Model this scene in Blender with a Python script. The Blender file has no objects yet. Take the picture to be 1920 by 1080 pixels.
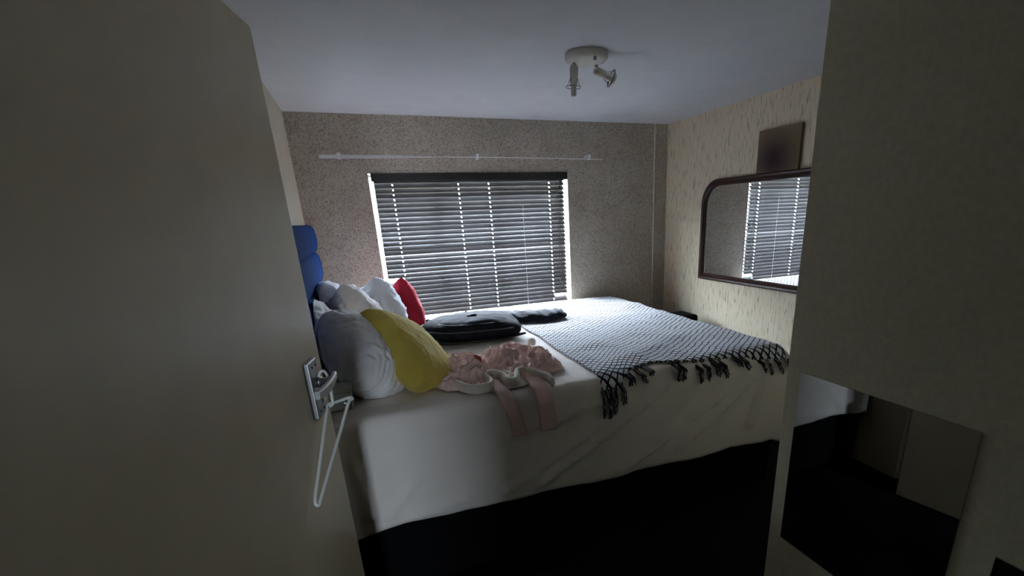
import bpy, bmesh, math, random
from mathutils import Vector, Matrix, noise
R = math.radians
SC = bpy.context.scene
COL = SC.collection

# ------------------------------------------------------------------ camera
cam_d = bpy.data.cameras.new('camera')
cam = bpy.data.objects.new('camera', cam_d)
COL.objects.link(cam)
F_PX, PPX, PPY = 897.718, 1056.70, 705.526
cam_d.sensor_fit = 'HORIZONTAL'
cam_d.sensor_width = 36.0
cam_d.lens = F_PX / 1920 * 36.0
cam_d.shift_x = (960 - PPX) / 1920
cam_d.shift_y = (PPY - 540) / 1920
cam_d.clip_start = 0.02
def _dir(u, v):
    return Vector(((u - PPX) / F_PX, -(v - PPY) / F_PX, -1.0)).normalized()
_ex, _ey, _ez = _dir(3435, 307), _dir(670, 420), -_dir(1166, 3380)
cam.matrix_world = Matrix.Translation((0, 0, 1.512)) @ Matrix((_ex, _ey, _ez)).to_4x4()
SC.camera = cam

# ------------------------------------------------------------------ world, daylight, exposure
world = bpy.data.worlds.new('overcast_sky')
SC.world = world
world.use_nodes = True
bg = world.node_tree.nodes['Background']
bg.inputs['Color'].default_value = (0.71, 0.84, 1.0, 1)
# standard overcast sky: three times brighter at the zenith than at the horizon
_wt = world.node_tree
_tc = _wt.nodes.new('ShaderNodeTexCoord'); _sp = _wt.nodes.new('ShaderNodeSeparateXYZ'); _mr = _wt.nodes.new('ShaderNodeMapRange')
_mr.inputs['From Min'].default_value = 0.0; _mr.inputs['From Max'].default_value = 1.0
_mr.inputs['To Min'].default_value = 22.0; _mr.inputs['To Max'].default_value = 66.0
_wt.links.new(_tc.outputs['Generated'], _sp.inputs[0]); _wt.links.new(_sp.outputs['Z'], _mr.inputs['Value']); _wt.links.new(_mr.outputs['Result'], bg.inputs['Strength'])
def portal(name, loc, rot, sx, sy):
    l = bpy.data.lights.new(name, 'AREA'); l.shape = 'RECTANGLE'; l.size = sx; l.size_y = sy
    l.cycles.is_portal = True
    o = bpy.data.objects.new(name, l); o.location = loc; o.rotation_euler = rot
    COL.objects.link(o)
portal('bedroom_window_portal', (0.85, 4.02, 1.30), (R(-90), 0, 0), 1.60, 1.20)
portal('hall_window_portal', (-0.95, -4.02, 1.285), (R(90), 0, 0), 0.50, 1.33)
vs = SC.view_settings
vs.view_transform = 'Standard'; vs.look = 'None'; vs.gamma = 1.0; vs.use_curve_mapping = False
vs.exposure = 0.90
cy = SC.cycles
cy.use_denoising = True
cy.max_bounces = 14; cy.diffuse_bounces = 8; cy.glossy_bounces = 6; cy.transparent_max_bounces = 12
cy.sample_clamp_indirect = 6.0
cy.caustics_reflective = False; cy.caustics_refractive = False

# ------------------------------------------------------------------ materials
MATS = {}
def mat(name, col=(.5, .5, .5), rough=.6, metal=0.0, spec=.5, sheen=0.0):
    m = bpy.data.materials.new(name); m.use_nodes = True
    b = m.node_tree.nodes['Principled BSDF']
    b.inputs['Base Color'].default_value = (*col, 1)
    b.inputs['Roughness'].default_value = rough
    b.inputs['Metallic'].default_value = metal
    b.inputs['Specular IOR Level'].default_value = spec
    if sheen:
        b.inputs['Sheen Weight'].default_value = sheen
    MATS[name] = m
    return m
def N(m, t, **kw):
    n = m.node_tree.nodes.new(t)
    for k, v in kw.items():
        if k in n.inputs: n.inputs[k].default_value = v
        else: setattr(n, k, v)
    return n
def L(m, a, b): m.node_tree.links.new(a, b)
def coords(m, scale=(1, 1, 1), kind='Object'):
    tc = N(m, 'ShaderNodeTexCoord'); mp = N(m, 'ShaderNodeMapping'); mp.inputs['Scale'].default_value = scale
    L(m, tc.outputs[kind], mp.inputs['Vector']); return mp.outputs['Vector']
def ramp(m, fac, stops):
    r = N(m, 'ShaderNodeValToRGB'); e = r.color_ramp.elements
    while len(e) < len(stops): e.new(0.5)
    for el, (p, c) in zip(e, stops): el.position = p; el.color = (*c, 1) if len(c) == 3 else c
    L(m, fac, r.inputs['Fac']); return r.outputs['Color']
def bsdf(m): return m.node_tree.nodes['Principled BSDF']
def bump(m, h, strength=.3, dist=.01):
    b = N(m, 'ShaderNodeBump'); b.inputs['Strength'].default_value = strength; b.inputs['Distance'].default_value = dist
    L(m, h, b.inputs['Height']); L(m, b.outputs['Normal'], bsdf(m).inputs['Normal'])
def noisy(name, c1, c2, scale, rough, lo=.35, hi=.65, b=.2, bd=.005, sc=(1, 1, 1), detail=4, **kw):
    m = mat(name, c1, rough, **kw)
    n = N(m, 'ShaderNodeTexNoise'); n.inputs['Scale'].default_value = scale; n.inputs['Detail'].default_value = detail
    L(m, coords(m, sc), n.inputs['Vector'])
    L(m, ramp(m, n.outputs['Fac'], [(lo, c1), (hi, c2)]), bsdf(m).inputs['Base Color'])
    if b: bump(m, n.outputs['Fac'], b, bd)
    return m

# speckled stipple plaster of the window wall
m = mat('stipple_plaster', rough=.9, spec=.2)
v = coords(m)
n1 = N(m, 'ShaderNodeTexNoise'); n1.inputs['Scale'].default_value = 150; n1.inputs['Detail'].default_value = 3; L(m, v, n1.inputs['Vector'])
n2 = N(m, 'ShaderNodeTexNoise'); n2.inputs['Scale'].default_value = 6; n2.inputs['Detail'].default_value = 3; L(m, v, n2.inputs['Vector'])
c1 = ramp(m, n1.outputs['Fac'], [(.34, (.25, .21, .175)), (.47, (.43, .388, .335)), (.64, (.52, .474, .415))])
c2 = ramp(m, n2.outputs['Fac'], [(.3, (.86, .82, .78)), (.7, (1, .985, .95))])
mx = N(m, 'ShaderNodeMix', data_type='RGBA', blend_type='MULTIPLY'); mx.inputs['Factor'].default_value = 1
L(m, c1, mx.inputs['A']); L(m, c2, mx.inputs['B']); L(m, mx.outputs['Result'], bsdf(m).inputs['Base Color'])
bump(m, n1.outputs['Fac'], .5, .006)
# cream bark-effect plaster of the mirror wall: short vertical grooves
m = mat('bark_plaster', rough=.8, spec=.3)
v = coords(m, (85, 85, 12))
n1 = N(m, 'ShaderNodeTexNoise'); n1.inputs['Scale'].default_value = 1.0; n1.inputs['Detail'].default_value = 4; n1.inputs['Distortion'].default_value = .6; L(m, v, n1.inputs['Vector'])
L(m, ramp(m, n1.outputs['Fac'], [(.33, (.38, .32, .235)), (.42, (.66, .57, .41)), (.60, (.72, .63, .47))]), bsdf(m).inputs['Base Color'])
r_ = ramp(m, n1.outputs['Fac'], [(.28, (0, 0, 0)), (.42, (1, 1, 1))])
bump(m, r_, .5, .003)
noisy('cream_wall', (.56, .49, .38), (.60, .53, .41), 30, .6, b=.15, bd=.002)
noisy('partition_paint', (.64, .60, .44), (.71, .665, .495), 70, .55, b=.25, bd=.0015)
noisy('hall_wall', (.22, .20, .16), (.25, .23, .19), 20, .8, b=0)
noisy('ceiling_paint', (.61, .63, .66), (.64, .66, .69), 8, .85, b=.05, bd=.002)
noisy('dark_carpet', (.004, .0035, .0035), (.009, .0075, .007), 260, .95, b=.5, bd=.004, spec=.1)
m = noisy('door_paint', (.69, .585, .395), (.73, .62, .425), 9, .36, b=.03, bd=.004, spec=.5)
noisy('concrete', (.35, .34, .33), (.45, .44, .42), 12, .9)
mat('white_frame', (.75, .75, .74), .4)
m = mat('clear_glass')
nt = m.node_tree; out = nt.nodes['Material Output']
tr = N(m, 'ShaderNodeBsdfTransparent'); gl = N(m, 'ShaderNodeBsdfGlossy'); gl.inputs['Roughness'].default_value = .02
ms = N(m, 'ShaderNodeMixShader'); ms.inputs[0].default_value = .06
L(m, tr.outputs[0], ms.inputs[1]); L(m, gl.outputs[0], ms.inputs[2]); L(m, ms.outputs[0], out.inputs['Surface'])
noisy('slat_brown', (.032, .027, .025), (.048, .041, .038), 40, .30, b=0, sc=(.2, 1, 1), spec=.5)
mat('valance_brown', (.010, .008, .007), .5)
mat('cord_brown', (.05, .04, .035), .8)
mat('white_plastic', (.78, .77, .74), .35)
mat('rail_white', (.80, .80, .82), .4)
mat('trim_cream', (.60, .54, .44), .6)
m = noisy('mahogany', (.030, .011, .009), (.055, .020, .015), 25, .42, b=.05, bd=.002, sc=(1, 1, 6), spec=.25)
mat('mirror_glass', (.86, .88, .88), .015, 1.0)
mat('smoked_mirror', (.52, .53, .52), .02, 1.0)
mat('brushed_steel', (.36, .36, .35), .42, 1.0)
mat('dark_hole', (.01, .01, .01), .8)
mat('hanger_white', (.80, .79, .74), .35)
mat('bed_base_black', (.003, .003, .0035), .9, spec=.1)
mat('mattress_white', (.6, .6, .6), .8)
m = noisy('blue_velvet', (.003, .022, .090), (.004, .030, .125), 14, .9, b=.1, bd=.003, spec=.04)
def cloth(name, c1, c2, wr=.25, wscale=9, rough=.9, sheen=.15, fine=420):
    m = mat(name, c1, rough, spec=.15, sheen=sheen)
    v = coords(m)
    a = N(m, 'ShaderNodeTexNoise'); a.inputs['Scale'].default_value = wscale; a.inputs['Detail'].default_value = 5
    a.inputs['Distortion'].default_value = 1.2; L(m, v, a.inputs['Vector'])
    f_ = N(m, 'ShaderNodeTexNoise'); f_.inputs['Scale'].default_value = fine; L(m, v, f_.inputs['Vector'])
    L(m, ramp(m, a.outputs['Fac'], [(.3, c1), (.7, c2)]), bsdf(m).inputs['Base Color'])
    ad = N(m, 'ShaderNodeMath', operation='MULTIPLY_ADD'); ad.inputs[1].default_value = .04
    L(m, f_.outputs['Fac'], ad.inputs[0]); L(m, a.outputs['Fac'], ad.inputs[2])
    bump(m, ad.outputs[0], wr, .02)
    return m
cloth('sheet_white', (.74, .68, .62), (.78, .72, .66), .40, 6)
cloth('pillow_white', (.76, .73, .72), (.80, .77, .76), .45, 10)
cloth('pillow_blue_white', (.76, .78, .83), (.80, .82, .87), .45, 10)
cloth('cushion_red', (.36, .012, .030), (.42, .018, .040), .12, 10)
cloth('cushion_yellow', (.45, .34, .055), (.50, .38, .07), .12, 10)
cloth('pink_cotton', (.72, .52, .46), (.80, .59, .53), .35, 26)
cloth('pink_knit', (.66, .46, .42), (.70, .49, .45), .10, 30)
cloth('cream_knit', (.72, .66, .57), (.77, .71, .62), .15, 40)
cloth('black_cloth', (.008, .009, .013), (.014, .015, .020), .35, 22)
mat('rust_label', (.45, .10, .07), .8)
m = noisy('backpack_black', (.008, .009, .012), (.014, .015, .019), 30, .7, b=.3, bd=.006, spec=.06)
mat('strap_black', (.008, .008, .010), .7)
mat('zip_black', (.035, .036, .040), .5)
mat('black_leatherette', (.004, .004, .004), .8, spec=.08)
mat('fringe_black', (.020, .020, .022), .95)
mat('fringe_grey', (.30, .29, .28), .95)
# woven throw: dark lattice of narrow diamonds on white
m = mat('throw_weave', rough=.95, spec=.1, sheen=.2)
tc = N(m, 'ShaderNodeTexCoord')
wn = N(m, 'ShaderNodeTexNoise'); wn.inputs['Scale'].default_value = 9; L(m, tc.outputs['UV'], wn.inputs['Vector'])
sep = N(m, 'ShaderNodeSeparateXYZ'); L(m, tc.outputs['UV'], sep.inputs[0])
def M2(op, a, b=None, c=None):
    n = N(m, 'ShaderNodeMath', operation=op)
    for i, x in enumerate((a, b, c)):
        if x is None: continue
        if isinstance(x, (int, float)): n.inputs[i].default_value = x
        else: L(m, x, n.inputs[i])
    return n.outputs[0]
wob = M2('MULTIPLY', wn.outputs['Fac'], .016)
xx = M2('DIVIDE', M2('ADD', sep.outputs['X'], wob), .0430)
yy = M2('DIVIDE', M2('ADD', sep.outputs['Y'], wob), .0380)
def lines(a, w):
    fr = M2('FRACT', a); d = M2('ABSOLUTE', M2('SUBTRACT', fr, .5))
    return M2('GREATER_THAN', d, .5 - w)
l1 = lines(M2('ADD', xx, yy), .115); l2 = lines(M2('SUBTRACT', xx, yy), .165)
lat = M2('MAXIMUM', l1, l2)
mx = N(m, 'ShaderNodeMix', data_type='RGBA'); L(m, lat, mx.inputs['Factor'])
mx.inputs['A'].default_value = (.78, .78, .80, 1); mx.inputs['B'].default_value = (.010, .014, .032, 1)
L(m, mx.outputs['Result'], bsdf(m).inputs['Base Color'])
kn = N(m, 'ShaderNodeTexNoise'); kn.inputs['Scale'].default_value = 160; L(m, tc.outputs['UV'], kn.inputs['Vector'])
bump(m, M2('SUBTRACT', kn.outputs['Fac'], lat), .35, .006)
# small dim print above the mirror
m = mat('dim_print', rough=.95, spec=.05)
tc = N(m, 'ShaderNodeTexCoord')
mp = N(m, 'ShaderNodeMapping'); mp.inputs['Location'].default_value = (-.5, -.35, 0); L(m, tc.outputs['UV'], mp.inputs['Vector'])
gr = N(m, 'ShaderNodeTexGradient', gradient_type='SPHERICAL'); mp.inputs['Scale'].default_value = (1.5, 1.3, 1)
mp.inputs['Location'].default_value = (-.62, -.42, 0); L(m, mp.outputs['Vector'], gr.inputs['Vector'])
L(m, ramp(m, gr.outputs['Fac'], [(.1, (.17, .125, .075)), (.5, (.10, .068, .055)), (.9, (.045, .022, .030))]), bsdf(m).inputs['Base Color'])
mat('frosted_bulb', (.80, .80, .78), .25)
mat('lamp_cream', (.70, .68, .62), .4)
mat('wire_grey', (.35, .35, .34), .35, .9)
mat('pale_plastic', (.52, .53, .49), .3)

# ------------------------------------------------------------------ mesh helpers
def obj(name, me, m, parent=None, smooth=False):
    if isinstance(me, bmesh.types.BMesh):
        bm = me; me = bpy.data.meshes.new(name); bmesh.ops.recalc_face_normals(bm, faces=bm.faces); bm.to_mesh(me); bm.free()
    if m: me.materials.clear(); me.materials.append(MATS[m])
    if smooth: me.shade_smooth()
    o = bpy.data.objects.new(name, me); COL.objects.link(o)
    if parent: o.parent = parent
    return o
def tag(o, label, cat=None, group=None, kind=None):
    o['label'] = label
    if cat: o['category'] = cat
    if group: o['group'] = group
    if kind: o['kind'] = kind
    return o
def empty(name, loc=(0, 0, 0)):
    o = bpy.data.objects.new(name, None); o.location = loc; o.empty_display_size = .05; COL.objects.link(o); return o
def keep(o, parent):
    """parent a world-space mesh under an Empty that has only a location"""
    o.parent = parent; o.location = Vector(o.location) - parent.location; return o
def box(bm, x0, x1, y0, y1, z0, z1, bev=0.0):
    vs_ = [bm.verts.new((x, y, z)) for z in (z0, z1) for y in (y0, y1) for x in (x0, x1)]
    fs = [bm.faces.new([vs_[i] for i in f]) for f in ((0, 2, 3, 1), (4, 5, 7, 6), (0, 1, 5, 4), (2, 6, 7, 3), (0, 4, 6, 2), (1, 3, 7, 5))]
    if bev:
        es = list({e for f in fs for e in f.edges})
        bmesh.ops.bevel(bm, geom=es, offset=bev, segments=3, profile=.6, affect='EDGES')
    return bm
def boxm(*a, bev=0.0): return box(bmesh.new(), *a, bev=bev)
def frame_of(t):
    t = t.normalized(); a = Vector((0, 0, 1)) if abs(t.z) < .9 else Vector((1, 0, 0))
    x = a.cross(t).normalized(); return x, t.cross(x).normalized()
def tube(bm, pts, r, seg=10, closed=False, caps=True):
    pts = [Vector(p) for p in pts]; n = len(pts); rings = []
    rs = r if isinstance(r, (list, tuple)) else [r] * n
    t0 = None
    for i, p in enumerate(pts):
        a = pts[(i - 1) % n] if (closed or i > 0) else p
        b = pts[(i + 1) % n] if (closed or i < n - 1) else p
        t = (b - a).normalized()
        if t0 is None: X, Y = frame_of(t)
        else:
            q = t0.rotation_difference(t); X = q @ X; Y = q @ Y
        t0 = t
        rings.append([bm.verts.new(p + (X * math.cos(2 * math.pi * k / seg) + Y * math.sin(2 * math.pi * k / seg)) * rs[i]) for k in range(seg)])
    for i in range(n if closed else n - 1):
        A, B = rings[i], rings[(i + 1) % n]
        for k in range(seg): bm.faces.new((A[k], A[(k + 1) % seg], B[(k + 1) % seg], B[k]))
    if caps and not closed:
        bm.faces.new(rings[0][::-1]); bm.faces.new(rings[-1])
    return bm
def smoothpath(pts, n=8, closed=False):
    pts = [Vector(p) for p in pts]; out = []; k = len(pts)
    for i in range(k if closed else k - 1):
        p0 = pts[(i - 1) % k] if (closed or i > 0) else pts[i]; p1 = pts[i]; p2 = pts[(i + 1) % k]
        p3 = pts[(i + 2) % k] if (closed or i + 2 < k) else p2
        for s in range(n):
            t = s / n
            out.append(.5 * ((2 * p1) + (p2 - p0) * t + (2 * p0 - 5 * p1 + 4 * p2 - p3) * t * t + (3 * p1 - p0 - 3 * p2 + p3) * t ** 3))
    if not closed: out.append(pts[-1])
    return out
def lathe(bm, prof, o, axis, seg=28):
    axis = Vector(axis).normalized(); X, Y = frame_of(axis); o = Vector(o); rings = []
    for r, h in prof:
        rings.append([bm.verts.new(o + axis * h + (X * math.cos(2 * math.pi * k / seg) + Y * math.sin(2 * math.pi * k / seg)) * max(r, 1e-4)) for k in range(seg)])
    for A, B in zip(rings, rings[1:]):
        for k in range(seg): bm.faces.new((A[k], A[(k + 1) % seg], B[(k + 1) % seg], B[k]))
    bm.faces.new(rings[0][::-1]); bm.faces.new(rings[-1]); return bm
def grid(nu, nv, f, uvf=None):
    """grid mesh; f(u,v) in 0..1"""
    bm = bmesh.new(); V_ = [[bm.verts.new(f(i / nu, j / nv)) for j in range(nv + 1)] for i in range(nu + 1)]
    uvl = bm.loops.layers.uv.new('uv') if uvf else None
    for i in range(nu):
        for j in range(nv):
            fc = bm.faces.new((V_[i][j], V_[i + 1][j], V_[i + 1][j + 1], V_[i][j + 1]))
            if uvf:
                for lp, (a, b) in zip(fc.loops, ((i, j), (i + 1, j), (i + 1, j + 1), (i, j + 1))): lp[uvl].uv = uvf(a / nu, b / nv)
    return bm
def mod_solid(o, t, off=0):
    s = o.modifiers.new('thickness', 'SOLIDIFY'); s.thickness = t; s.offset = off
def mod_sub(o, n=1):
    s = o.modifiers.new('smooth', 'SUBSURF'); s.levels = n; s.render_levels = n
def nz(x, y, z=0.0): return noise.noise(Vector((x, y, z)))
def lerp(pts, x):
    if x <= pts[0][0]: return pts[0][1]
    for (a, b), (c, d) in zip(pts, pts[1:]):
        if x <= c: return b + (d - b) * (x - a) / (c - a)
    return pts[-1][1]
def sm(a, b, x):
    t = min(1, max(0, (x - a) / (b - a))); return t * t * (3 - 2 * t)

# ------------------------------------------------------------------ room shell
XL, XR, YB, ZC = -0.325, 2.506, 3.75, 2.194
def struct(name, bm, m, label, cat):
    return tag(obj(name, bm, m), label, cat, kind='structure')
struct('floor', boxm(-1.6, 2.8, -4.1, 3.95, -.1, 0), 'dark_carpet', 'near-black carpet floor below the bed', 'floor')
struct('ceiling', boxm(-1.6, 2.8, -4.1, 3.95, ZC, ZC + .12), 'ceiling_paint', 'plain pale blue-white painted ceiling', 'ceiling')
# window wall with its opening
WX0, WX1, WZ0, WZ1, WYO = 0.116, 1.586, 0.785, 1.835, 3.97
bm = bmesh.new()
box(bm, -1.6, WX0, YB, WYO, 0, ZC); box(bm, WX1, 2.8, YB, WYO, 0, ZC)
box(bm, WX0, WX1, YB, WYO, 0, WZ0); box(bm, WX0, WX1, YB, WYO, WZ1, ZC)
struct('wall_back', bm, 'stipple_plaster', 'speckled beige stippled wall around the window', 'wall')
bm = bmesh.new()
pts = [(XL, YB), (XL, 1.55), (-.43, 1.45), (-.43, .28), (-1.6, .28), (-1.6, YB)]
lo = [bm.verts.new((x, y, 0)) for x, y in pts]; hi = [bm.verts.new((x, y, ZC)) for x, y in pts]
bm.faces.new(lo); bm.faces.new(hi[::-1])
for i in range(6): bm.faces.new((lo[i], hi[i], hi[(i + 1) % 6], lo[(i + 1) % 6]))
struct('wall_left', bm, 'cream_wall', 'smooth cream wall behind the open door and headboard', 'wall')
struct('wall_right', boxm(XR, 2.8, 1.049, YB, 0, ZC), 'bark_plaster', 'cream wall with short vertical grooves behind the arched mirror', 'wall')
struct('wall_partition', boxm(1.1625, 2.8, .28, 1.049, 0, ZC), 'partition_paint', 'grey-cream partition wall in the right foreground carrying the dark mirror tiles', 'wall')
bm = bmesh.new()
box(bm, -1.6, -.43, .20, .28, 0, ZC); box(bm, 1.1625, 2.8, .20, .28, 0, ZC); box(bm, -.43, 1.1625, .20, .28, 1.96, ZC)
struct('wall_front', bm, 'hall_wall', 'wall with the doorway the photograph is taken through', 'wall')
bm = bmesh.new()
box(bm, -1.6, -1.5, -4, .20, 0, ZC); box(bm, 1.4, 1.5, -4, .20, 0, ZC)
box(bm, -1.6, -1.20, -4.1, -4, 0, ZC); box(bm, -.70, 1.5, -4.1, -4, 0, ZC)
box(bm, -1.20, -.70, -4.1, -4, 0, .62); box(bm, -1.20, -.70, -4.1, -4, 1.95, ZC)
box(bm, -.33, 1.4, -1.05, -.97, 0, ZC)  # added unseen cross wall, blocks the right side of the hall window's beam
struct('wall_hall', bm, 'hall_wall', 'hallway walls behind the doorway, with a small window and an added cross wall trimming its light', 'wall')
struct('ground', boxm(-12, 14, 3.97, 30, -.3, -.1), 'concrete', 'pale concrete yard outside the window', 'ground')
bm = bmesh.new()
tube(bm, [(2.379 , YB - .004, 0), (2.379, YB - .004, ZC)], .007, 8)
struct('trim_1', bm, 'trim_cream', 'thin vertical cream beading down the window wall beside the corner', 'trim')

# window behind the blind
win = empty('window_1', (.85, 3.93, WZ0)); tag(win, 'glazed window with slim white frame behind the dark blind', 'window', kind='structure')
bm = bmesh.new()
for x0, x1, z0, z1 in ((WX0, WX1, WZ0, WZ0 + .014), (WX0, WX1, WZ1 - .014, WZ1), (WX0, WX0 + .008, WZ0, WZ1), (WX1 - .008, WX1, WZ0, WZ1)):
    box(bm, x0, x1, 3.92, 3.95, z0, z1)
keep(obj('window_frame', bm, 'white_frame'), win)
for x in (.60, 1.09): keep(obj('mullion', boxm(x - .012, x + .012, 3.92, 3.95, WZ0 + .014, WZ1 - .014), 'white_frame'), win)
for a, b in ((WX0 + .008, .588), (.612, 1.078), (1.102, WX1 - .008)):
    keep(obj('pane', boxm(a, b, 3.933, 3.937, WZ0 + .014, WZ1 - .014), 'clear_glass'), win)
keep(obj('window_sill', boxm(WX0, WX1, 3.752, 3.92, WZ0 - .0, WZ0 + .012), 'white_frame'), win)

# ------------------------------------------------------------------ open door
HX, HY, FX, FY, DZ = -.339, .4875, -.1525, 1.425, 1.938
door = empty('door_1', (HX, HY, 0)); tag(door, 'glossy cream door standing open in the left foreground', 'door', kind='structure')
ang = math.atan2(FX - HX, FY - HY)
door.rotation_euler = (0, 0, -ang)            # local +Y runs from hinge to free edge, local +X is the visible face
DL = math.hypot(FX - HX, FY - HY)
obj('leaf', boxm(-.04, 0, 0, DL, .012, DZ, bev=.0015), 'door_paint', door)
ul = .866                                      # lock stile line
pl = obj('handle_plate', boxm(0, .014, .818, .882, 1.040, 1.190, bev=.004), 'brushed_steel', door)
bm = bmesh.new(); lathe(bm, [(.015, 0), (.015, .006), (.010, .008), (.010, .030)], (.014, ul, 1.128), (1, 0, 0), 16)
obj('spindle', bm, 'brushed_steel', pl, True)
bm = bmesh.new()
path = smoothpath([(.046, ul + .034, 1.133), (.050, ul, 1.131), (.054, ul - .05, 1.131), (.053, ul - .10, 1.132), (.048, ul - .135, 1.134)], 5)
rg = []
for i, p in enumerate(path):
    hw, hh = .0060, .0095 + .003 * math.sin(i / len(path) * 3.1)
    rg.append([bm.verts.new(p + Vector((dx * hw, 0, dz * hh))) for dx, dz in ((-1, -.6), (-.6, -1), (.6, -1), (1, -.6), (1, .6), (.6, 1), (-.6, 1), (-1, .6))])
for A, B in zip(rg, rg[1:]):
    for k in range(8): bm.faces.new((A[k], A[(k + 1) % 8], B[(k + 1) % 8], B[k]))
bm.faces.new(rg[0][::-1]); bm.faces.new(rg[-1])
obj('lever', bm, 'brushed_steel', pl)
for z in (1.174, 1.056):
    for q in (.838, .866):
        bm = bmesh.new(); lathe(bm, [(.0035, 0), (.0035, .0012)], (.014, q, z), (1, 0, 0), 10); obj('screw', bm, 'dark_hole', pl)
obj('keyhole', boxm(.014, .0148, ul - .004, ul + .004, 1.070, 1.096), 'dark_hole', pl)
tag(pl, 'brushed steel lever handle plate')
# white hanger hooked over the lever
hg = empty('coat_hanger', (-.15, 1.36, 1.05)); tag(hg, 'white plastic clothes hanger hanging from the door lever', 'hanger')
bm = bmesh.new()
def on_line(a, b, t): return tuple(a[k] + (b[k] - a[k]) * t for k in range(3))
hA, hB, hC, hD = (-.150, 1.361, 1.052), (-.094, 1.405, 1.050), (-.186, 1.152, .884), (-.196, 1.147, .890)
body = [hA, on_line(hA, hB, .3), on_line(hA, hB, .7), on_line(hA, hB, .93), (-.089, 1.406, 1.043), on_line(hB, hC, .06), on_line(hB, hC, .3), on_line(hB, hC, .6), on_line(hB, hC, .96), (-.188, 1.147, .880), (-.194, 1.144, .882),
        on_line(hD, hA, .04), on_line(hD, hA, .3), on_line(hD, hA, .6), on_line(hD, hA, .93)]
tube(bm, smoothpath(body, 5, True), .0042, 10, True)
keep(obj('body', bm, 'hanger_white', smooth=True), hg)
bm = bmesh.new()
tube(bm, smoothpath([(-.146, 1.364, 1.046), (-.138, 1.370, 1.050), (-.136, 1.366, 1.075), (-.134, 1.352, 1.120), (-.136, 1.340, 1.146), (-.143, 1.330, 1.156), (-.151, 1.330, 1.148), (-.154, 1.334, 1.130)], 6), .0040, 10)
keep(obj('hook', bm, 'hanger_white', smooth=True), hg)
bm = bmesh.new()
tube(bm, smoothpath([(-.100, 1.400, 1.049), (-.101, 1.399, 1.039), (-.107, 1.397, 1.035), (-.112, 1.396, 1.040)], 5), .0022, 8)
keep(obj('notch_hook', bm, 'hanger_white', smooth=True), hg)

# ------------------------------------------------------------------ mirror tiles on the partition
t1 = tag(obj('mirror_tile', boxm(1.1585, 1.1625, .525, .9975, .455, 1.040), 'smoked_mirror'), 'square dark mirror tile on the partition reflecting bed and door', 'mirror')
t2 = tag(obj('mirror_tile', boxm(1.1585, 1.1625, .29, .446, .30, .780), 'smoked_mirror'), 'mirror tile cut off at the bottom right corner of the view', 'mirror')

# ------------------------------------------------------------------ venetian blind
bl = empty('venetian_blind', (.85, 3.78, WZ0)); tag(bl, 'dark brown closed venetian blind with two broken slats in the window', 'blind')
keep(obj('headrail', boxm(WX0 + .018, WX1 - .004, 3.744, 3.80, 1.783, 1.833, bev=.002), 'valance_brown'), bl)
HOLES = [.268, .728, .955, 1.437]
SX0, SX1 = .146, 1.556
PITCH, CH, TILT = .0325, .0532, R(42.5)
def slat(x0, x1):
    xs = {x0, x1}
    for h in HOLES:
        if x0 + .01 < h < x1 - .01: xs |= {h - .0035, h + .0035}
    for k in range(1, 12):
        x = SX0 + (SX1 - SX0) * k / 12
        if x0 < x < x1 and all(abs(x - h) > .01 for h in HOLES): xs.add(x)
    xs = sorted(xs); cs = (-.5, -.16, .14, .5); bm = bmesh.new(); rows = []
    for x in xs:
        row = []
        for c in cs:
            s = c * CH; bow = .0022 * (1 - 4 * c * c)     # inner edge down, slight crown
            y = s * math.cos(TILT) - bow * math.sin(TILT); z = s * math.sin(TILT) + bow * math.cos(TILT)
            row.append(bm.verts.new((x, y, z)))
        rows.append(row)
    for i in range(len(xs) - 1):
        hole = any(abs((xs[i] + xs[i + 1]) / 2 - h) < .001 for h in HOLES)
        for k in range(3):
            if hole and k == 1: continue
            bm.faces.new((rows[i][k], rows[i + 1][k], rows[i + 1][k + 1], rows[i][k + 1]))
    g = bmesh.ops.solidify(bm, geom=bm.faces[:], thickness=.0016)
    me = bpy.data.meshes.new('slat'); bm.to_mesh(me); bm.free(); me.materials.append(MATS['slat_brown']); return me
me_full, me_l, me_r = slat(SX0, SX1), slat(.262, SX1), slat(SX0, 1.443)
rnd = random.Random(4)
for k in range(31):
    z = 1.8005 - k * PITCH
    if z < .850: break
    me = me_l if k == 21 else me_r if k == 28 else me_full
    o = bpy.data.objects.new('slat', me); COL.objects.link(o)
    o.parent = bl; o.location = (-.85, 0, z - WZ0 - .01)
    o.rotation_euler = (R(rnd.uniform(-.25, .25)), R(rnd.uniform(-.03, .03)), 0)
for h in HOLES:
    bm = bmesh.new(); tube(bm, [(h, 3.755, 1.79), (h, 3.755, .83)], .0006, 5); keep(obj('ladder_cord', bm, 'cord_brown'), bl)
bm = bmesh.new(); tube(bm, [(1.205, 3.756, 1.60), (1.203, 3.756, .83)], .0010, 5); keep(obj('ladder_cord', bm, 'white_frame'), bl)
for x, z1 in ((1.489, 1.02), (1.505, .98)):
    bm = bmesh.new(); tube(bm, [(x, 3.752, 1.79), (x + .002, 3.752, 1.4), (x + .006, 3.752, z1)], .0012, 6)
    c = keep(obj('pull_cord', bm, 'cord_brown'), bl)
    bm = bmesh.new(); lathe(bm, [(.002, .0), (.005, -.006), (.006, -.022), (.003, -.026)], (x + .006, 3.752, z1), (0, 0, 1), 10)
    keep(obj('tassel', bm, 'cord_brown', smooth=True), bl)

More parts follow.
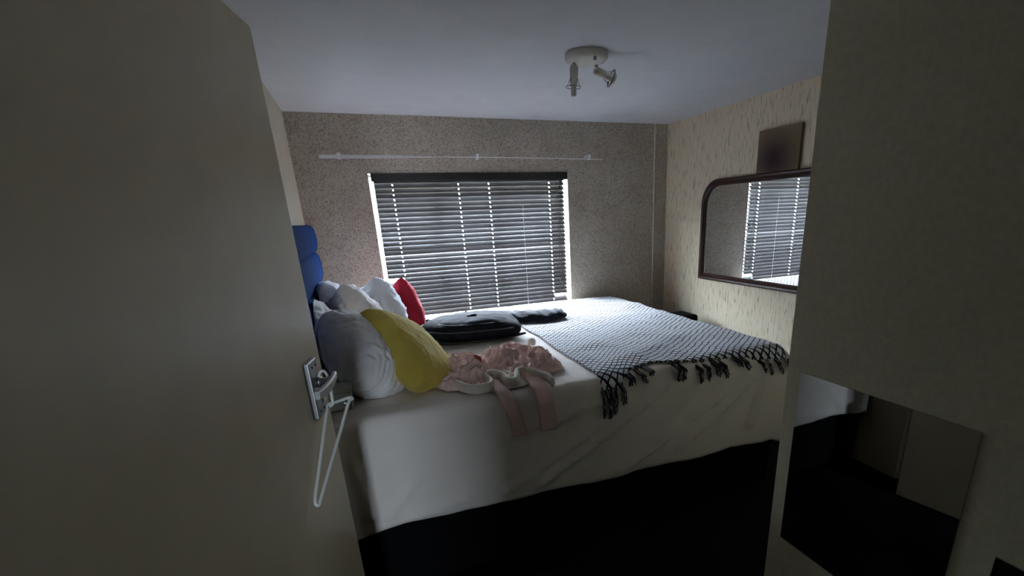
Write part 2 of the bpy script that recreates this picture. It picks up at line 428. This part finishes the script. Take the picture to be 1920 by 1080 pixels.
# ------------------------------------------------------------------ curtain rail
cr = empty('curtain_rail', (.85, 3.70, 1.93)); tag(cr, 'thin white curtain rail on three brackets above the blind', 'rail')
def railf(u, v):
    x = -.160 + u * 2.02; a = R(86 - 84 * sm(0, .45, u)); w = .022 * (v - .5)
    return (x, 3.69 + w * math.cos(a), 1.930 + .004 * math.sin(3 * u) - .012 * u * u + w * math.sin(a))
o = keep(obj('rail', grid(60, 2, railf), 'rail_white'), cr); mod_solid(o, .0035)
for i, x in enumerate((-.042, .866, 1.749)):
    z = 1.932
    bm = bmesh.new(); box(bm, x - .010, x + .010, 3.684, 3.712, z - .016, z + .022, bev=.002); box(bm, x - .016, x - .004, 3.70, 3.75, z + .004, z + .018)
    b_ = keep(obj('bracket', bm, 'rail_white'), cr)

# ------------------------------------------------------------------ arched overmantel mirror on the right wall
am = empty('arched_mirror', (XR, 2.5, .99)); tag(am, 'dark mahogany framed mirror with rounded top corners on the right wall', 'mirror')
MY0, MY1, MZ0, MZ1, RC = 1.78, 3.232, .990, 1.722, .17
def outline(off):
    y0, y1, z0, z1, r = MY0 + off, MY1 - off, MZ0 + off, MZ1 - off, RC - off * .6
    pts = [(y1, z0), (y1, z1 - r)]
    for k in range(1, 13): a = math.pi / 2 * k / 12; pts.append((y1 - r + r * math.cos(a), z1 - r + r * math.sin(a)))
    for k in range(0, 13): a = math.pi / 2 + math.pi / 2 * k / 12; pts.append((y0 + r + r * math.cos(a), z1 - r + r * math.sin(a)))
    pts.append((y0, z0)); return pts
bm = bmesh.new(); prof = [(0, 0), (0, .022), (.008, .030), (.020, .026), (.028, .031), (.040, .020), (.046, .010), (.046, 0)]
rings = [[bm.verts.new((XR - d, y, z)) for y, z in outline(o_)] for o_, d in prof]
for A, B in zip(rings, rings[1:] + rings[:1]):
    n = len(A)
    for k in range(n): bm.faces.new((A[k], A[(k + 1) % n], B[(k + 1) % n], B[k]))
keep(obj('frame', bm, 'mahogany'), am)
bm = bmesh.new(); a_ = [bm.verts.new((XR - .008, y, z)) for y, z in outline(.044)]; b_ = [bm.verts.new((XR - .002, y, z)) for y, z in outline(.044)]
bm.faces.new(a_); bm.faces.new(b_[::-1])
for k in range(len(a_)): bm.faces.new((a_[k], b_[k], b_[(k + 1) % len(a_)], a_[(k + 1) % len(a_)]))
keep(obj('glass', bm, 'mirror_glass'), am)
# dim little picture standing on the mirror's top edge
pc = empty('small_picture', (XR - .02, 2.50, MZ1)); tag(pc, 'small dim brown and purple picture above the arched mirror', 'picture')
pm = bmesh.new(); box(pm, XR - .022, XR - .004, 2.34, 2.68, MZ1, 1.975, bev=.003)
uvl = pm.loops.layers.uv.new('uv')
for f in pm.faces:
    for lp in f.loops: lp[uvl].uv = ((2.68 - lp.vert.co.y) / .34, (lp.vert.co.z - MZ1) / .253)
keep(obj('print', pm, 'dim_print'), pc)
# black thing wedged between bed foot and wall
bm = bmesh.new(); box(bm, 2.16, 2.36, 3.03, 3.25, 0.0, .740, bev=.03)
tag(obj('black_suitcase', bm, 'black_leatherette', smooth=False), 'black case standing between the foot of the bed and the right wall', 'suitcase')

# ------------------------------------------------------------------ ceiling spot lamp
cl = empty('ceiling_spotlight', (1.062, 2.25, ZC)); tag(cl, 'round cream ceiling spotlight with two swivel heads', 'lamp')
bm = bmesh.new(); lathe(bm, [(.094, 0), (.097, -.008), (.096, -.022), (.088, -.031), (.070, -.034), (.0, -.035)], (1.062, 2.25, ZC), (0, 0, 1), 40)
keep(obj('base', bm, 'lamp_cream', smooth=True), cl)
keep(obj('switch_block', boxm(1.060, 1.072, 2.166, 2.178, ZC - .046, ZC - .030, bev=.001), 'wire_grey'), cl)
def head(p, axis, bulb):
    p = Vector(p); axis = Vector(axis).normalized()
    bm = bmesh.new(); tube(bm, [(p.x, p.y, ZC - .03), (p.x, p.y, p.z - .002)], .0075, 12); stem = keep(obj('stem', bm, 'lamp_cream', smooth=True), cl)
    bm = bmesh.new(); lathe(bm, [(.0, -.012), (.012, -.011), (.0185, -.002), (.0195, .012), (.0185, .040), (.0165, .042), (.0, .042)], p, axis, 22)
    h = keep(obj('spot_head', bm, 'lamp_cream', smooth=True), cl)
    X, Y = frame_of(axis)
    bm = bmesh.new()
    c = p + axis * .078; rr = .036 if not bulb else .034
    tube(bm, [c + (X * math.cos(a * math.pi / 16) + Y * math.sin(a * math.pi / 16)) * rr for a in range(32)], .0040 if not bulb else .0022, 8, True)
    for k in range(3):
        a = k * 2.094 + .3; dv = X * math.cos(a) + Y * math.sin(a)
        tube(bm, [p + axis * .042 + dv * .017, c + dv * rr], .0013, 6)
    keep(obj('wire_ring', bm, 'wire_grey', smooth=True), cl)
    bm = bmesh.new()
    if bulb:
        lathe(bm, [(.0, .04), (.0175, .041), (.0175, .068), (.012, .072), (.0, .072)], p, axis, 18)
        for k in range(3):
            a = k * 2.094; dv = (X * math.cos(a) + Y * math.sin(a)) * .0085
            tube(bm, [p + axis * .070 + dv, p + axis * .110 + dv, p + axis * .114 + dv * .7], .0062, 8)
    else:
        lathe(bm, [(.0, .04), (.013, .041), (.0135, .060), (.016, .072), (.027, .088), (.022, .096), (.0, .099)], p, axis, 18)
    keep(obj('bulb', bm, 'frosted_bulb', smooth=True), cl)
head((1.012, 2.275, 2.142), (-.06, .03, -1), True)
head((1.128, 2.285, 2.136), (.86, -.12, -.32), False)

# ------------------------------------------------------------------ bed
BX0, BX1, BY0, BY1, BZ = -.285, 1.945, 1.775, 3.70, .825
bed = empty('bed', (.8, 2.7, 0)); tag(bed, 'wide bed with black base and blue channelled headboard under the window', 'bed')
keep(obj('base', boxm(BX0 + .01, BX1 - .02, BY0 + .02, BY1, .04, .46, bev=.01), 'bed_base_black'), bed)
for x in (-.2, 1.85):
    for y in (1.86, 3.6): keep(obj('leg', boxm(x - .03, x + .03, y - .03, y + .03, 0, .05), 'bed_base_black'), bed)
keep(obj('mattress', boxm(BX0, BX1 - .01, BY0 + .014, BY1, .46, BZ - .012, bev=.045), 'mattress_white'), bed)
hb = keep(obj('headboard', boxm(-.318, -.298, 1.80, 3.62, .30, 1.515), 'blue_velvet'), bed)
tag(hb, 'blue velvet headboard with padded horizontal channels')
def channel(z0, z1):
    def f(u, v):
        y = 1.80 + 1.82 * u; a = math.pi * v; s = max(0, math.sin(a)) ** .55
        endr = sm(0, .012, u) * sm(0, .012, 1 - u)
        return (-.300 + .042 * s * (.35 + .65 * endr), y, (z0 + z1) / 2 - (z1 - z0) / 2 * math.cos(a))
    return grid(40, 14, f)
zs = [1.515, 1.350, 1.165, .98, .80]
for a, b in zip(zs, zs[1:]):
    c = obj('channel', channel(b, a), 'blue_velvet', smooth=True); c.parent = hb
    mod_solid(c, .004)

# sheet draped over mattress, hanging on near side and foot
HEM = [(-.30, .370), (-.183, .374), (-.096, .388), (.010, .394), (.146, .386), (.237, .386), (.419, .376), (.696, .374), (.748, .366), (.943, .357), (1.1, .364), (1.426, .348), (1.556, .352), (1.691, .351), (1.836, .341), (1.873, .347), (1.956, .315)]
FOLDS = [  # (x0,z0)->(x1,z1), width, height : long shallow creases running down to the left
    ((1.20, .74), (.55, .40), .022, .011), ((1.05, .70), (.40, .41), .020, .007), ((1.55, .66), (.95, .37), .022, .012),
    ((1.75, .72), (1.28, .42), .025, .009), ((1.42, .74), (1.12, .50), .018, .007), ((.80, .71), (.98, .74), .012, .006), ((.62, .66), (.78, .73), .015, .005),
    ((.35, .64), (.75, .70), .020, .006), ((.05, .40), (.25, .42), .012, .007), ((-.06, .42), (.06, .56), .014, .006), ((-.17, .72), (-.12, .45), .02, .012), ((-.24, .70), (-.2, .42), .02, .008), ((1.80, .68), (1.72, .44), .02, .010)]
def fold_h(x, z):
    h = 0
    for (ax, az), (bx, bz), w, a in FOLDS:
        dx, dz = bx - ax, bz - az; l2 = dx * dx + dz * dz
        t = ((x - ax) * dx + (z - az) * dz) / l2; tc_ = min(1, max(0, t))
        d = math.hypot(x - ax - dx * tc_, z - az - dz * tc_)
        h += 3.2 * a * math.exp(-(d / (.75 * w)) ** 2) * (1 if 0 <= t <= 1 else .8)
    return h
def top_z(x, y):
    z = BZ + .010 * nz(x * 2.1, y * 2.3, 3) + .004 * nz(x * 7, y * 7, 8)
    z += .006 * max(0, nz(x * 14, y * 5, 1)) * sm(.3, .9, x) * sm(2.5, 1.9, y)
    return z
NB, NT = 64, 40
RB = .036
def sheet(u, v):
    # u along X (0..0.82 top, rest foot drop), v from far edge to near hem
    LX = BX1 - BX0; drop_f = .44
    a = u * (LX + drop_f); ox = max(0, a - LX); x = BX0 + min(a, LX)
    LY = BY1 - BY0; hem = lerp(HEM, x); side = BZ - hem + .02
    b = v * (LY + .45); oy = max(0, b - LY) / .45 * side; y = BY1 - min(b, LY)
    o_ = max(ox, oy)
    if o_ <= 0:
        ed = min(BX1 - x, y - BY0); dip = 0
        if ed < RB: dip = RB - math.sqrt(max(0, RB * RB - (RB - ed) ** 2))
        return (x, y, top_z(x, y) - dip * .9)
    z0 = top_z(x, y) - RB * .9
    if oy >= ox:
        z = z0 - oy * (side - RB) / side
        fl = sm(0, .3, oy)
        yy = y - .006 - fold_h(x, z) - fl * (.006 * nz(x * 5, z * 4, 5) + .012 * fl) - .004 * nz(x * 11, z * 9, 2)
        xx = x + (min(ox, .02) if ox else 0)
        return (xx, yy, z)
    z = z0 - ox
    return (x + .006 + .010 * nz(y * 6, z * 3, 4) + .01, y, z)
o = tag(obj('bed_sheet', grid(150, 130, sheet), 'sheet_white', smooth=True), 'creased off-white sheet hanging down the near side of the bed', 'sheet')
mod_solid(o, .003, 1)

# ------------------------------------------------------------------ throw blanket with fringe
TX0, TX1 = .875, 1.952
EDGE = [(.86, 1.766), (.95, 1.770), (1.0, 1.785), (1.06, 1.82), (1.17, 1.85), (1.27, 1.815), (1.47, 1.790), (1.66, 1.780), (1.83, 1.765), (1.96, 1.750)]
def tz(x, y):
    z = top_z(min(x, BX1 - .06), max(y, BY0 + .06)) + .010
    z += .010 * max(0, nz(x * 3 + y * 2.2, y * 6 - x * 3, 11)) + .004 * nz(x * 12, y * 12, 7)
    z += .009 * math.exp(-((y - 1.95 - (x - 1.0) * .35) / .05) ** 2) * sm(.95, 1.1, x) * sm(1.5, 1.3, x)
    return z
def throw(u, v):
    a = u * (TX1 - TX0 + .30); xe = TX0 + .012 * nz(v * 6, 0, 2) + .03 * (1 - v)
    over = max(0, a - (TX1 - TX0)); x = xe + min(a, TX1 - TX0) * (TX1 - xe) / (TX1 - TX0)
    yn = lerp(EDGE, x); y = 3.66 + (yn - 3.66) * v
    z = tz(x, y)
    ed = BX1 - x
    if ed < RB: z -= RB - math.sqrt(max(0, RB * RB - (RB - max(ed, 0)) ** 2))
    if y < BY0 + .055:
        q = BY0 + .055 - y; z -= (.055 - math.sqrt(max(0, .055 ** 2 - min(q, .055) ** 2))) * .9 + max(0, q - .055) * .7
    if over: z -= over; x += .012 + .006 * nz(y * 8, z * 5)
    return (x, y, z)
def throw_uv(u, v): return (u * (TX1 - TX0 + .30), v * 1.9)
tb = empty('throw_blanket', (1.4, 2.7, BZ)); tag(tb, 'white throw with a dark diamond lattice and tasselled edge on the foot of the bed', 'blanket')
o = keep(obj('weave', grid(90, 120, throw, throw_uv), 'throw_weave', smooth=True), tb); mod_solid(o, .007, 1)
rnd = random.Random(11)
def tassel(x, lx, n, length, spread, flat=0.0):
    bmA, bmB = bmesh.new(), bmesh.new()
    y0 = lerp(EDGE, x); zt = throw(min(.78, (x - TX0) / (TX1 - TX0 + .30)), 1)[2]
    for k in range(n):
        sx = x + rnd.uniform(-spread, spread); ex = sx + lx + rnd.uniform(-.008, .008); l = length * rnd.uniform(.75, 1.05)
        pts = []
        for i in range(9):
            t = i / 8
            xx = sx + (ex - sx) * t + .004 * nz(k * 3.1, t * 5, 1); out_ = .016 + .012 * rnd.random() * t
            yy = y0 - min(.03, t * l * .9); zz = zt - .002 - max(0, t * l - .008)
            yy = min(y0 + .004 - t * .02, BY0 - .018 - out_ * .6 if t > .3 else y0 - .01 * t * 3)
            pts.append((xx, yy + .004 * nz(k, t * 4, 9), zz))
        tube(bmA if k % 4 else bmB, smoothpath(pts, 2), [.0046 * (1.15 - .5 * i / 16) for i in range(17)], 5)
    o1 = obj('tassel', bmA, 'fringe_black', smooth=True); o2 = obj('light_strand', bmB, 'fringe_grey', smooth=True)
    keep(o1, tb); o2.parent = o1
for x, lx, n, l, s in ((.885, .004, 14, .128, .014), (.905, .002, 14, .135, .014), (.935, -.004, 14, .125, .014), (.972, .006, 10, .10, .008), (1.02, .0, 8, .05, .012), (1.07, .015, 9, .055, .010), (1.12, -.01, 7, .03, .014),
                       (1.265, -.002, 12, .088, .010), (1.30, -.01, 11, .085, .009), (1.385, .012, 12, .10, .008), (1.425, .012, 11, .095, .007), (1.475, .025, 12, .085, .010), (1.515, .030, 11, .090, .009),
                       (1.60, .02, 9, .05, .016), (1.65, .03, 10, .065, .012), (1.755, .03, 9, .07, .012), (1.80, .03, 9, .085, .009), (1.855, .045, 10, .085, .009), (1.92, .03, 10, .06, .012)):
    tassel(x, lx, n, l, s)

# ------------------------------------------------------------------ pillows and cushions
def pillow(name, c, la, no, w, h, t, m, seed, label, cat, puff=.5, pinch=.10, wr=1.0, sag=0.0, rnd_=0.0):
    """long axis la (length w), normal no, width h, thickness t"""
    la = Vector(la).normalized(); no = Vector(no); no = (no - la * no.dot(la)).normalized(); sa = no.cross(la)
    n = 64; bm = bmesh.new(); c = Vector(c)
    def P(u, v, s):
        x = u * (1 - pinch * (1 - v * v) * abs(u)) ; y = v * (1 - pinch * (1 - u * u) * abs(v))
        x *= math.sqrt(1 - rnd_ * v * v / 2); y *= math.sqrt(1 - rnd_ * u * u / 2)
        e = max(0, (1 - abs(u) ** 2.6) * (1 - abs(v) ** 2.6)) ** puff
        z = s * t / 2 * e
        ed = (1 - e)
        z += wr * s * .010 * ed * e * 4 * (nz(u * 9 + seed, v * 2.5, seed) + nz(u * 2.5, v * 9, seed + 3))
        z += wr * .005 * nz(u * 1.7 + seed, v * 1.7, s + seed) * e
        f1 = 1 - abs(2 * (nz(u * 2.2 + 3 * seed, v * 3.1, seed * 1.7 + s)))
        z += wr * s * .006 * max(0, f1) ** 3 * e
        wu, wv = u + .3 * nz(u * 2, v * 2, seed + 11), v + .3 * nz(u * 2, v * 2, seed + 13)
        f2 = 1 - 2.4 * abs(nz(wu * 3.2 + seed, wv * 6.5, seed * 2.3 + s)); z += wr * s * .009 * max(0, f2) ** 2 * e
        p = Vector((x * w / 2, y * h / 2, z))
        p.z -= sag * (u * u) * w / 2
        p.x += .008 * nz(u * 2, v * 3, seed + 7); p.y += .008 * nz(u * 3, v * 2, seed + 5)
        return c + la * p.x + sa * p.y + no * p.z
    V_ = {}
    for s in (1, -1):
        for i in range(n + 1):
            for j in range(n + 1):
                bd = i in (0, n) or j in (0, n)
                if s == -1 and bd: V_[s, i, j] = V_[1, i, j]; continue
                u = math.sin((2 * i / n - 1) * math.pi / 2) * .35 + (2 * i / n - 1) * .65; v = math.sin((2 * j / n - 1) * math.pi / 2) * .35 + (2 * j / n - 1) * .65
                V_[s, i, j] = bm.verts.new(P(u, v, s))
        for i in range(n):
            for j in range(n):
                q = [V_[s, i, j], V_[s, i + 1, j], V_[s, i + 1, j + 1], V_[s, i, j + 1]]
                bm.faces.new(q if s == 1 else q[::-1])
    # keep it resting on the bed instead of sinking in
    for vv in bm.verts:
        f = top_z(vv.co.x, vv.co.y) + .006
        if vv.co.z < f: vv.co.z = f
        if vv.co.x < -.252: vv.co.x = -.252
    o = obj(name, bm, m, smooth=True); tag(o, label, cat); return o
pillow('pillow', (-.070, 2.18, .975), (.26, -.76, -.40), (.80, -.25, .45), .50, .33, .25, 'pillow_white', 1.3, 'large plump white pillow at the front beside the yellow cushion', 'pillow', .5, 0, 1.0, rnd_=.75)
pillow('pillow', (-.190, 2.52, .965), (.15, -.80, -.40), (.85, -.2, .35), .52, .36, .15, 'pillow_white', 2.1, 'white pillow mostly hidden between the door edge and the plump front pillow', 'pillow', .5, .03, rnd_=.4)
pillow('pillow', (-.195, 3.05, 1.090), (.32, -.85, .16), (.60, .2, .75), .42, .28, .15, 'pillow_blue_white', 3.7, 'bluish white pillow right below the blue headboard', 'pillow', .42, .05)
pillow('pillow', (-.085, 2.93, 1.045), (.25, -.9, .22), (.72, .25, .55), .40, .31, .18, 'pillow_white', 4.2, 'grey-white pillow with pointed corner, second row beside the bluish one', 'pillow', .40, .07)
pillow('pillow', (.062, 3.17, 1.025), (.20, -.9, .22), (.82, .2, .36), .40, .32, .19, 'pillow_blue_white', 5.9, 'white pillow standing just left of the red cushion', 'pillow', .38, .07)
pillow('cushion', (.208, 3.30, .990), (.18, -.85, .22), (.92, .15, .25), .34, .33, .16, 'cushion_red', 6.4, 'deep red scatter cushion in front of the blind', 'cushion', .36, .12, .35)
pillow('cushion', (.138, 2.18, .950), (.33, -.70, -.47), (.60, -.20, .60), .48, .33, .19, 'cushion_yellow', 7.7, 'mustard yellow cushion leaning on the plump white pillow', 'cushion', .28, .03, .35, rnd_=.12)

# pale box by the bed head
pb = empty('plastic_box', (-.16, 1.95, .835)); tag(pb, 'small pale plastic box under the front pillow behind the hanger', 'box')
keep(obj('tub', boxm(-.235, -.122, 1.905, 1.99, .836, .905, bev=.008), 'pale_plastic'), pb)
keep(obj('lid', boxm(-.240, -.117, 1.900, 1.995, .905, .925, bev=.006), 'pale_plastic'), pb)

# ------------------------------------------------------------------ clothes and backpack on the bed
def heap(name, poly_c, rx, ry, rot, hgt, m, seed, nu=90, freq=9, amp=.028, edge_n=.22, fold=.6):
    cx, cy = poly_c; cr_, sr = math.cos(rot), math.sin(rot)
    def f(u, v):
        # square -> disc
        a, b = 2 * u - 1, 2 * v - 1
        dx, dy = a * math.sqrt(max(0, 1 - b * b / 2)), b * math.sqrt(max(0, 1 - a * a / 2))
        r = math.hypot(dx, dy); th = math.atan2(dy, dx)
        k = 1 + edge_n * nz(math.cos(th) * 1.6 + seed, math.sin(th) * 1.6, seed) + .06 * nz(math.cos(th) * 6, math.sin(th) * 6, seed + 2)
        px, py = dx * rx * k, dy * ry * k
        wx, wy = px + .03 * nz(px * 9, py * 9, seed + 4), py + .03 * nz(px * 9, py * 9, seed + 6)
        ta = 2.2 * nz(px * 3 + seed, py * 3, seed + 30)          # fold direction wanders
        q1 = (wx * math.cos(ta + fold) + wy * math.sin(ta + fold)) * freq + 1.6 * nz(px * 8, py * 8, seed + 31)
        rid = (1 - abs((q1 % 2) - 1)) ** 1.3
        rid2 = max(0, 1 - abs(nz(wx * freq * 1.5, wy * freq * 1.1 + seed, seed + 9)) * 3.2)
        env = (1 - r ** 3.0)
        h = hgt * (1 - r ** 2.2) ** .6 if r < 1 else 0
        z = h + amp * rid * (.3 + env) * (.45 + .55 * abs(nz(px * 6, py * 6, seed + 40)) * 2) + amp * .7 * rid2 * (.3 + env)
        z *= sm(1.0, .93, r)
        # folds push sideways a little so they overhang
        g = .012 * nz(wx * freq * 1.2, wy * freq * 1.2, seed + 20)
        X = cx + cr_ * (px + g) - sr * (py + g); Y = cy + sr * (px + g) + cr_ * (py + g)
        return (X, Y, top_z(X, Y) + .012 + z)
    return grid(nu, nu, f)
pg = empty('pink_blouse', (.5, 2.1, BZ)); tag(pg, 'crumpled dusty pink garment heaped beside the yellow cushion', 'clothes')
o = keep(obj('bunched_side', heap('a', (.335, 2.11), .150, .23, .10, .052, None, 3.3, 190, 26, .030), 'pink_cotton', smooth=True), pg)
o = keep(obj('spread_side', heap('b', (.620, 2.18), .200, .285, -.12, .042, None, 8.6, 210, 24, .026, fold=1.1), 'pink_cotton', smooth=True), pg)
lb = keep(obj('label_patch', grid(8, 6, lambda u, v: (.385 + .034 * u, 2.03 + .03 * v, .912 + .022 * v + .006 * math.sin(u * 5))), 'rust_label', smooth=True), pg); mod_solid(lb, .002)
def strip(pts, w, n=16):
    """flat band following pts, width along X"""
    path = smoothpath(pts, 6)
    def f(u, v):
        i = min(len(path) - 1, int(round(u * (len(path) - 1)))); p = path[i]
        return (p.x + w * (v - .5), p.y + .003 * math.sin(v * 3), p.z)
    return grid(len(path) - 1, 4, f)
def sleeve_pts(x0, x1, zl): return [(x0, 1.93, .860), (x0 + .005, 1.85, .856), (x0 + (x1 - x0) * .3, 1.775, .838), (x0 + (x1 - x0) * .5, 1.730, .79), (x0 + (x1 - x0) * .8, 1.722, .73), (x1, 1.720, zl)]
for a, b, zl, w in ((.425, .480, .668, .058), (.590, .605, .668, .070)):
    o = keep(obj('tie', strip(sleeve_pts(a, b, zl), w), 'pink_knit', smooth=True), pg); mod_solid(o, .006)
cg = empty('cream_cardigan', (.45, 1.9, BZ)); tag(cg, 'cream knitted garment with thick rolled folds under the pink one', 'clothes')
def ribbon(pts, h, th, lean=.0):
    path = smoothpath(pts, 7); bm = bmesh.new(); rings = []
    for i, p in enumerate(path):
        a = path[max(0, i - 1)]; b = path[min(len(path) - 1, i + 1)]; t = (b - a); t.z = 0; t.normalize(); nrm = Vector((-t.y, t.x, 0))
        ring = []
        for k in range(12):
            an = 2 * math.pi * k / 12
            ring.append(bm.verts.new(p + nrm * (math.cos(an) * th) + Vector((0, 0, h / 2 + math.sin(an) * h / 2)) + nrm * lean * math.sin(an)))
        rings.append(ring)
    for A, B in zip(rings, rings[1:]):
        for k in range(12): bm.faces.new((A[k], A[(k + 1) % 12], B[(k + 1) % 12], B[k]))
    bm.faces.new(rings[0][::-1]); bm.faces.new(rings[-1]); return bm
z_ = .838
keep(obj('rolled_edge', ribbon([(.285, 1.93, z_), (.300, 1.875, z_), (.335, 1.828, z_), (.395, 1.832, z_), (.415, 1.875, z_), (.405, 1.925, z_ + .012), (.440, 1.945, z_ + .015), (.475, 1.905, z_ + .01), (.478, 1.855, z_),
                                (.510, 1.838, z_), (.530, 1.88, z_ + .006), (.548, 1.925, z_ + .012), (.595, 1.915, z_ + .01), (.630, 1.87, z_), (.650, 1.825, z_), (.655, 1.785, z_ - .012)], .044, .012), 'cream_knit', smooth=True), cg)
keep(obj('folded_body', heap('c', (.47, 1.93), .21, .10, -.05, .012, None, 5.1, 60, 14, .010), 'cream_knit', smooth=True), cg)

bm = bmesh.new(); lathe(bm, [(.0, 0), (.020, .002), (.024, .02), (.018, .036), (.0, .041)], (.795, 2.47, top_z(.795, 2.47) + .012), (0, 0, 1), 18)
keep(obj('sleeve_cuff', bm, 'cream_knit', smooth=True), cg)

# backpack lying on its back, top end towards the pillows
bp = empty('backpack', (.53, 2.87, BZ)); tag(bp, 'black backpack lying flat between the red cushion and the pink garment', 'backpack')
def slab(cx, cy, z0, lx, ly, h, rot, exL=2.2, exR=6, seed=1.0, bulge=.35, nu=48, nv=14):
    """rounded bag body: outline rounder at its -x end"""
    cr_, sr = math.cos(rot), math.sin(rot)
    def f(u, v):
        th = 2 * math.pi * u; c, s = math.cos(th), math.sin(th); ex = exL if c < 0 else exR
        r = (abs(c) ** ex + abs(s) ** ex) ** (-1 / ex); ph = math.pi * (v - .5)
        q = max(1e-3, math.cos(ph)) ** .28; zz = math.sin(ph)
        px, py = r * c * lx / 2 * q, r * s * ly / 2 * q
        z = (zz * .5 + .5) * h * (1 - bulge * (abs(px / lx * 2) ** 2) * .4 - bulge * .3 * (abs(py / ly * 2) ** 2))
        z += .010 * nz(px * 9 + seed, py * 9, zz) * sm(0, .5, v) + .006 * nz(px * 22, py * 22, seed)
        X = cx + cr_ * px - sr * py; Y = cy + sr * px + cr_ * py
        return (X, Y, max(z0 + z, top_z(X, Y) + .014))
    return grid(nu, nv, f)
RB_ = -.12
keep(obj('main_compartment', slab(.540, 2.87, .838, .58, .46, .125, RB_, seed=1.0), 'backpack_black', smooth=True), bp)
keep(obj('front_pocket', slab(.545, 2.82, .915, .42, .30, .055, RB_, seed=4.0, bulge=.6), 'backpack_black', smooth=True), bp)
def oval(cx, cy, z, lx, ly, rot, a0, a1, n=24):
    out = []
    for i in range(n + 1):
        th = a0 + (a1 - a0) * i / n; c, s = math.cos(th), math.sin(th); ex = 2.2 if c < 0 else 6
        r = (abs(c) ** ex + abs(s) ** ex) ** (-1 / ex)
        px, py = r * c * lx / 2, r * s * ly / 2
        out.append((cx + math.cos(rot) * px - math.sin(rot) * py, cy + math.sin(rot) * px + math.cos(rot) * py, z))
    return out
bm = bmesh.new(); tube(bm, oval(.540, 2.87, .912, .585, .465, RB_, .9, 5.4), .004, 6); keep(obj('zip', bm, 'zip_black', smooth=True), bp)
bm = bmesh.new(); tube(bm, oval(.545, 2.82, .945, .425, .30, RB_, 1.1, 5.2), .0035, 6); keep(obj('zip', bm, 'zip_black', smooth=True), bp)
o = keep(obj('shoulder_strap', strip([(.27, 2.78, .862), (.36, 2.66, .858), (.52, 2.625, .856), (.68, 2.62, .858), (.80, 2.66, .862)], .05), 'strap_black', smooth=True), bp); mod_solid(o, .012)
bm = bmesh.new(); tube(bm, smoothpath([(.285, 2.95, .89), (.255, 2.93, .90), (.250, 2.88, .90), (.285, 2.85, .89)], 5), .007, 8); keep(obj('carry_handle', bm, 'strap_black', smooth=True), bp)

# black trousers behind the backpack, leg stretched out over the throw
jt = empty('black_trousers', (.8, 3.1, BZ)); tag(jt, 'crumpled black clothing behind the backpack stretching onto the throw', 'clothes')
def limb(pts, wd, ht, seed, nv=14):
    path = smoothpath(pts, 10); n = len(path) - 1
    def f(u, v):
        i = min(n, int(round(u * n))); p = path[i]; a = path[max(0, i - 1)]; b = path[min(n, i + 1)]; t = (b - a).normalized(); nr = Vector((-t.y, t.x, 0)).normalized()
        th = 2 * math.pi * v; tp = 1 if 0 < i < n else .5
        k = 1 + .30 * nz(u * 9 + seed, math.cos(th) * 1.3, math.sin(th) * 1.3) + .12 * nz(u * 24, math.cos(th) * 2, seed)
        q = p + nr * (math.cos(th) * wd / 2 * k * tp); z = ht / 2 * (1 + math.sin(th)) * k * tp
        return (q.x, q.y, top_z(q.x, q.y) + .016 + z)
    return grid(n, nv, f)
keep(obj('trouser_leg', limb([(.70, 3.20, 0), (.85, 3.13, 0), (1.0, 3.08, 0), (1.12, 3.06, 0), (1.215, 3.06, 0)], .19, .062, 2.0), 'black_cloth', smooth=True), jt)
keep(obj('trouser_leg', limb([(.55, 3.28, 0), (.72, 3.27, 0), (.88, 3.22, 0), (1.02, 3.17, 0), (1.12, 3.14, 0)], .17, .052, 6.0), 'black_cloth', smooth=True), jt)
keep(obj('trouser_top', heap('d', (.52, 3.17), .25, .16, -.1, .055, None, 4.4, 110, 16, .022), 'black_cloth', smooth=True), jt)
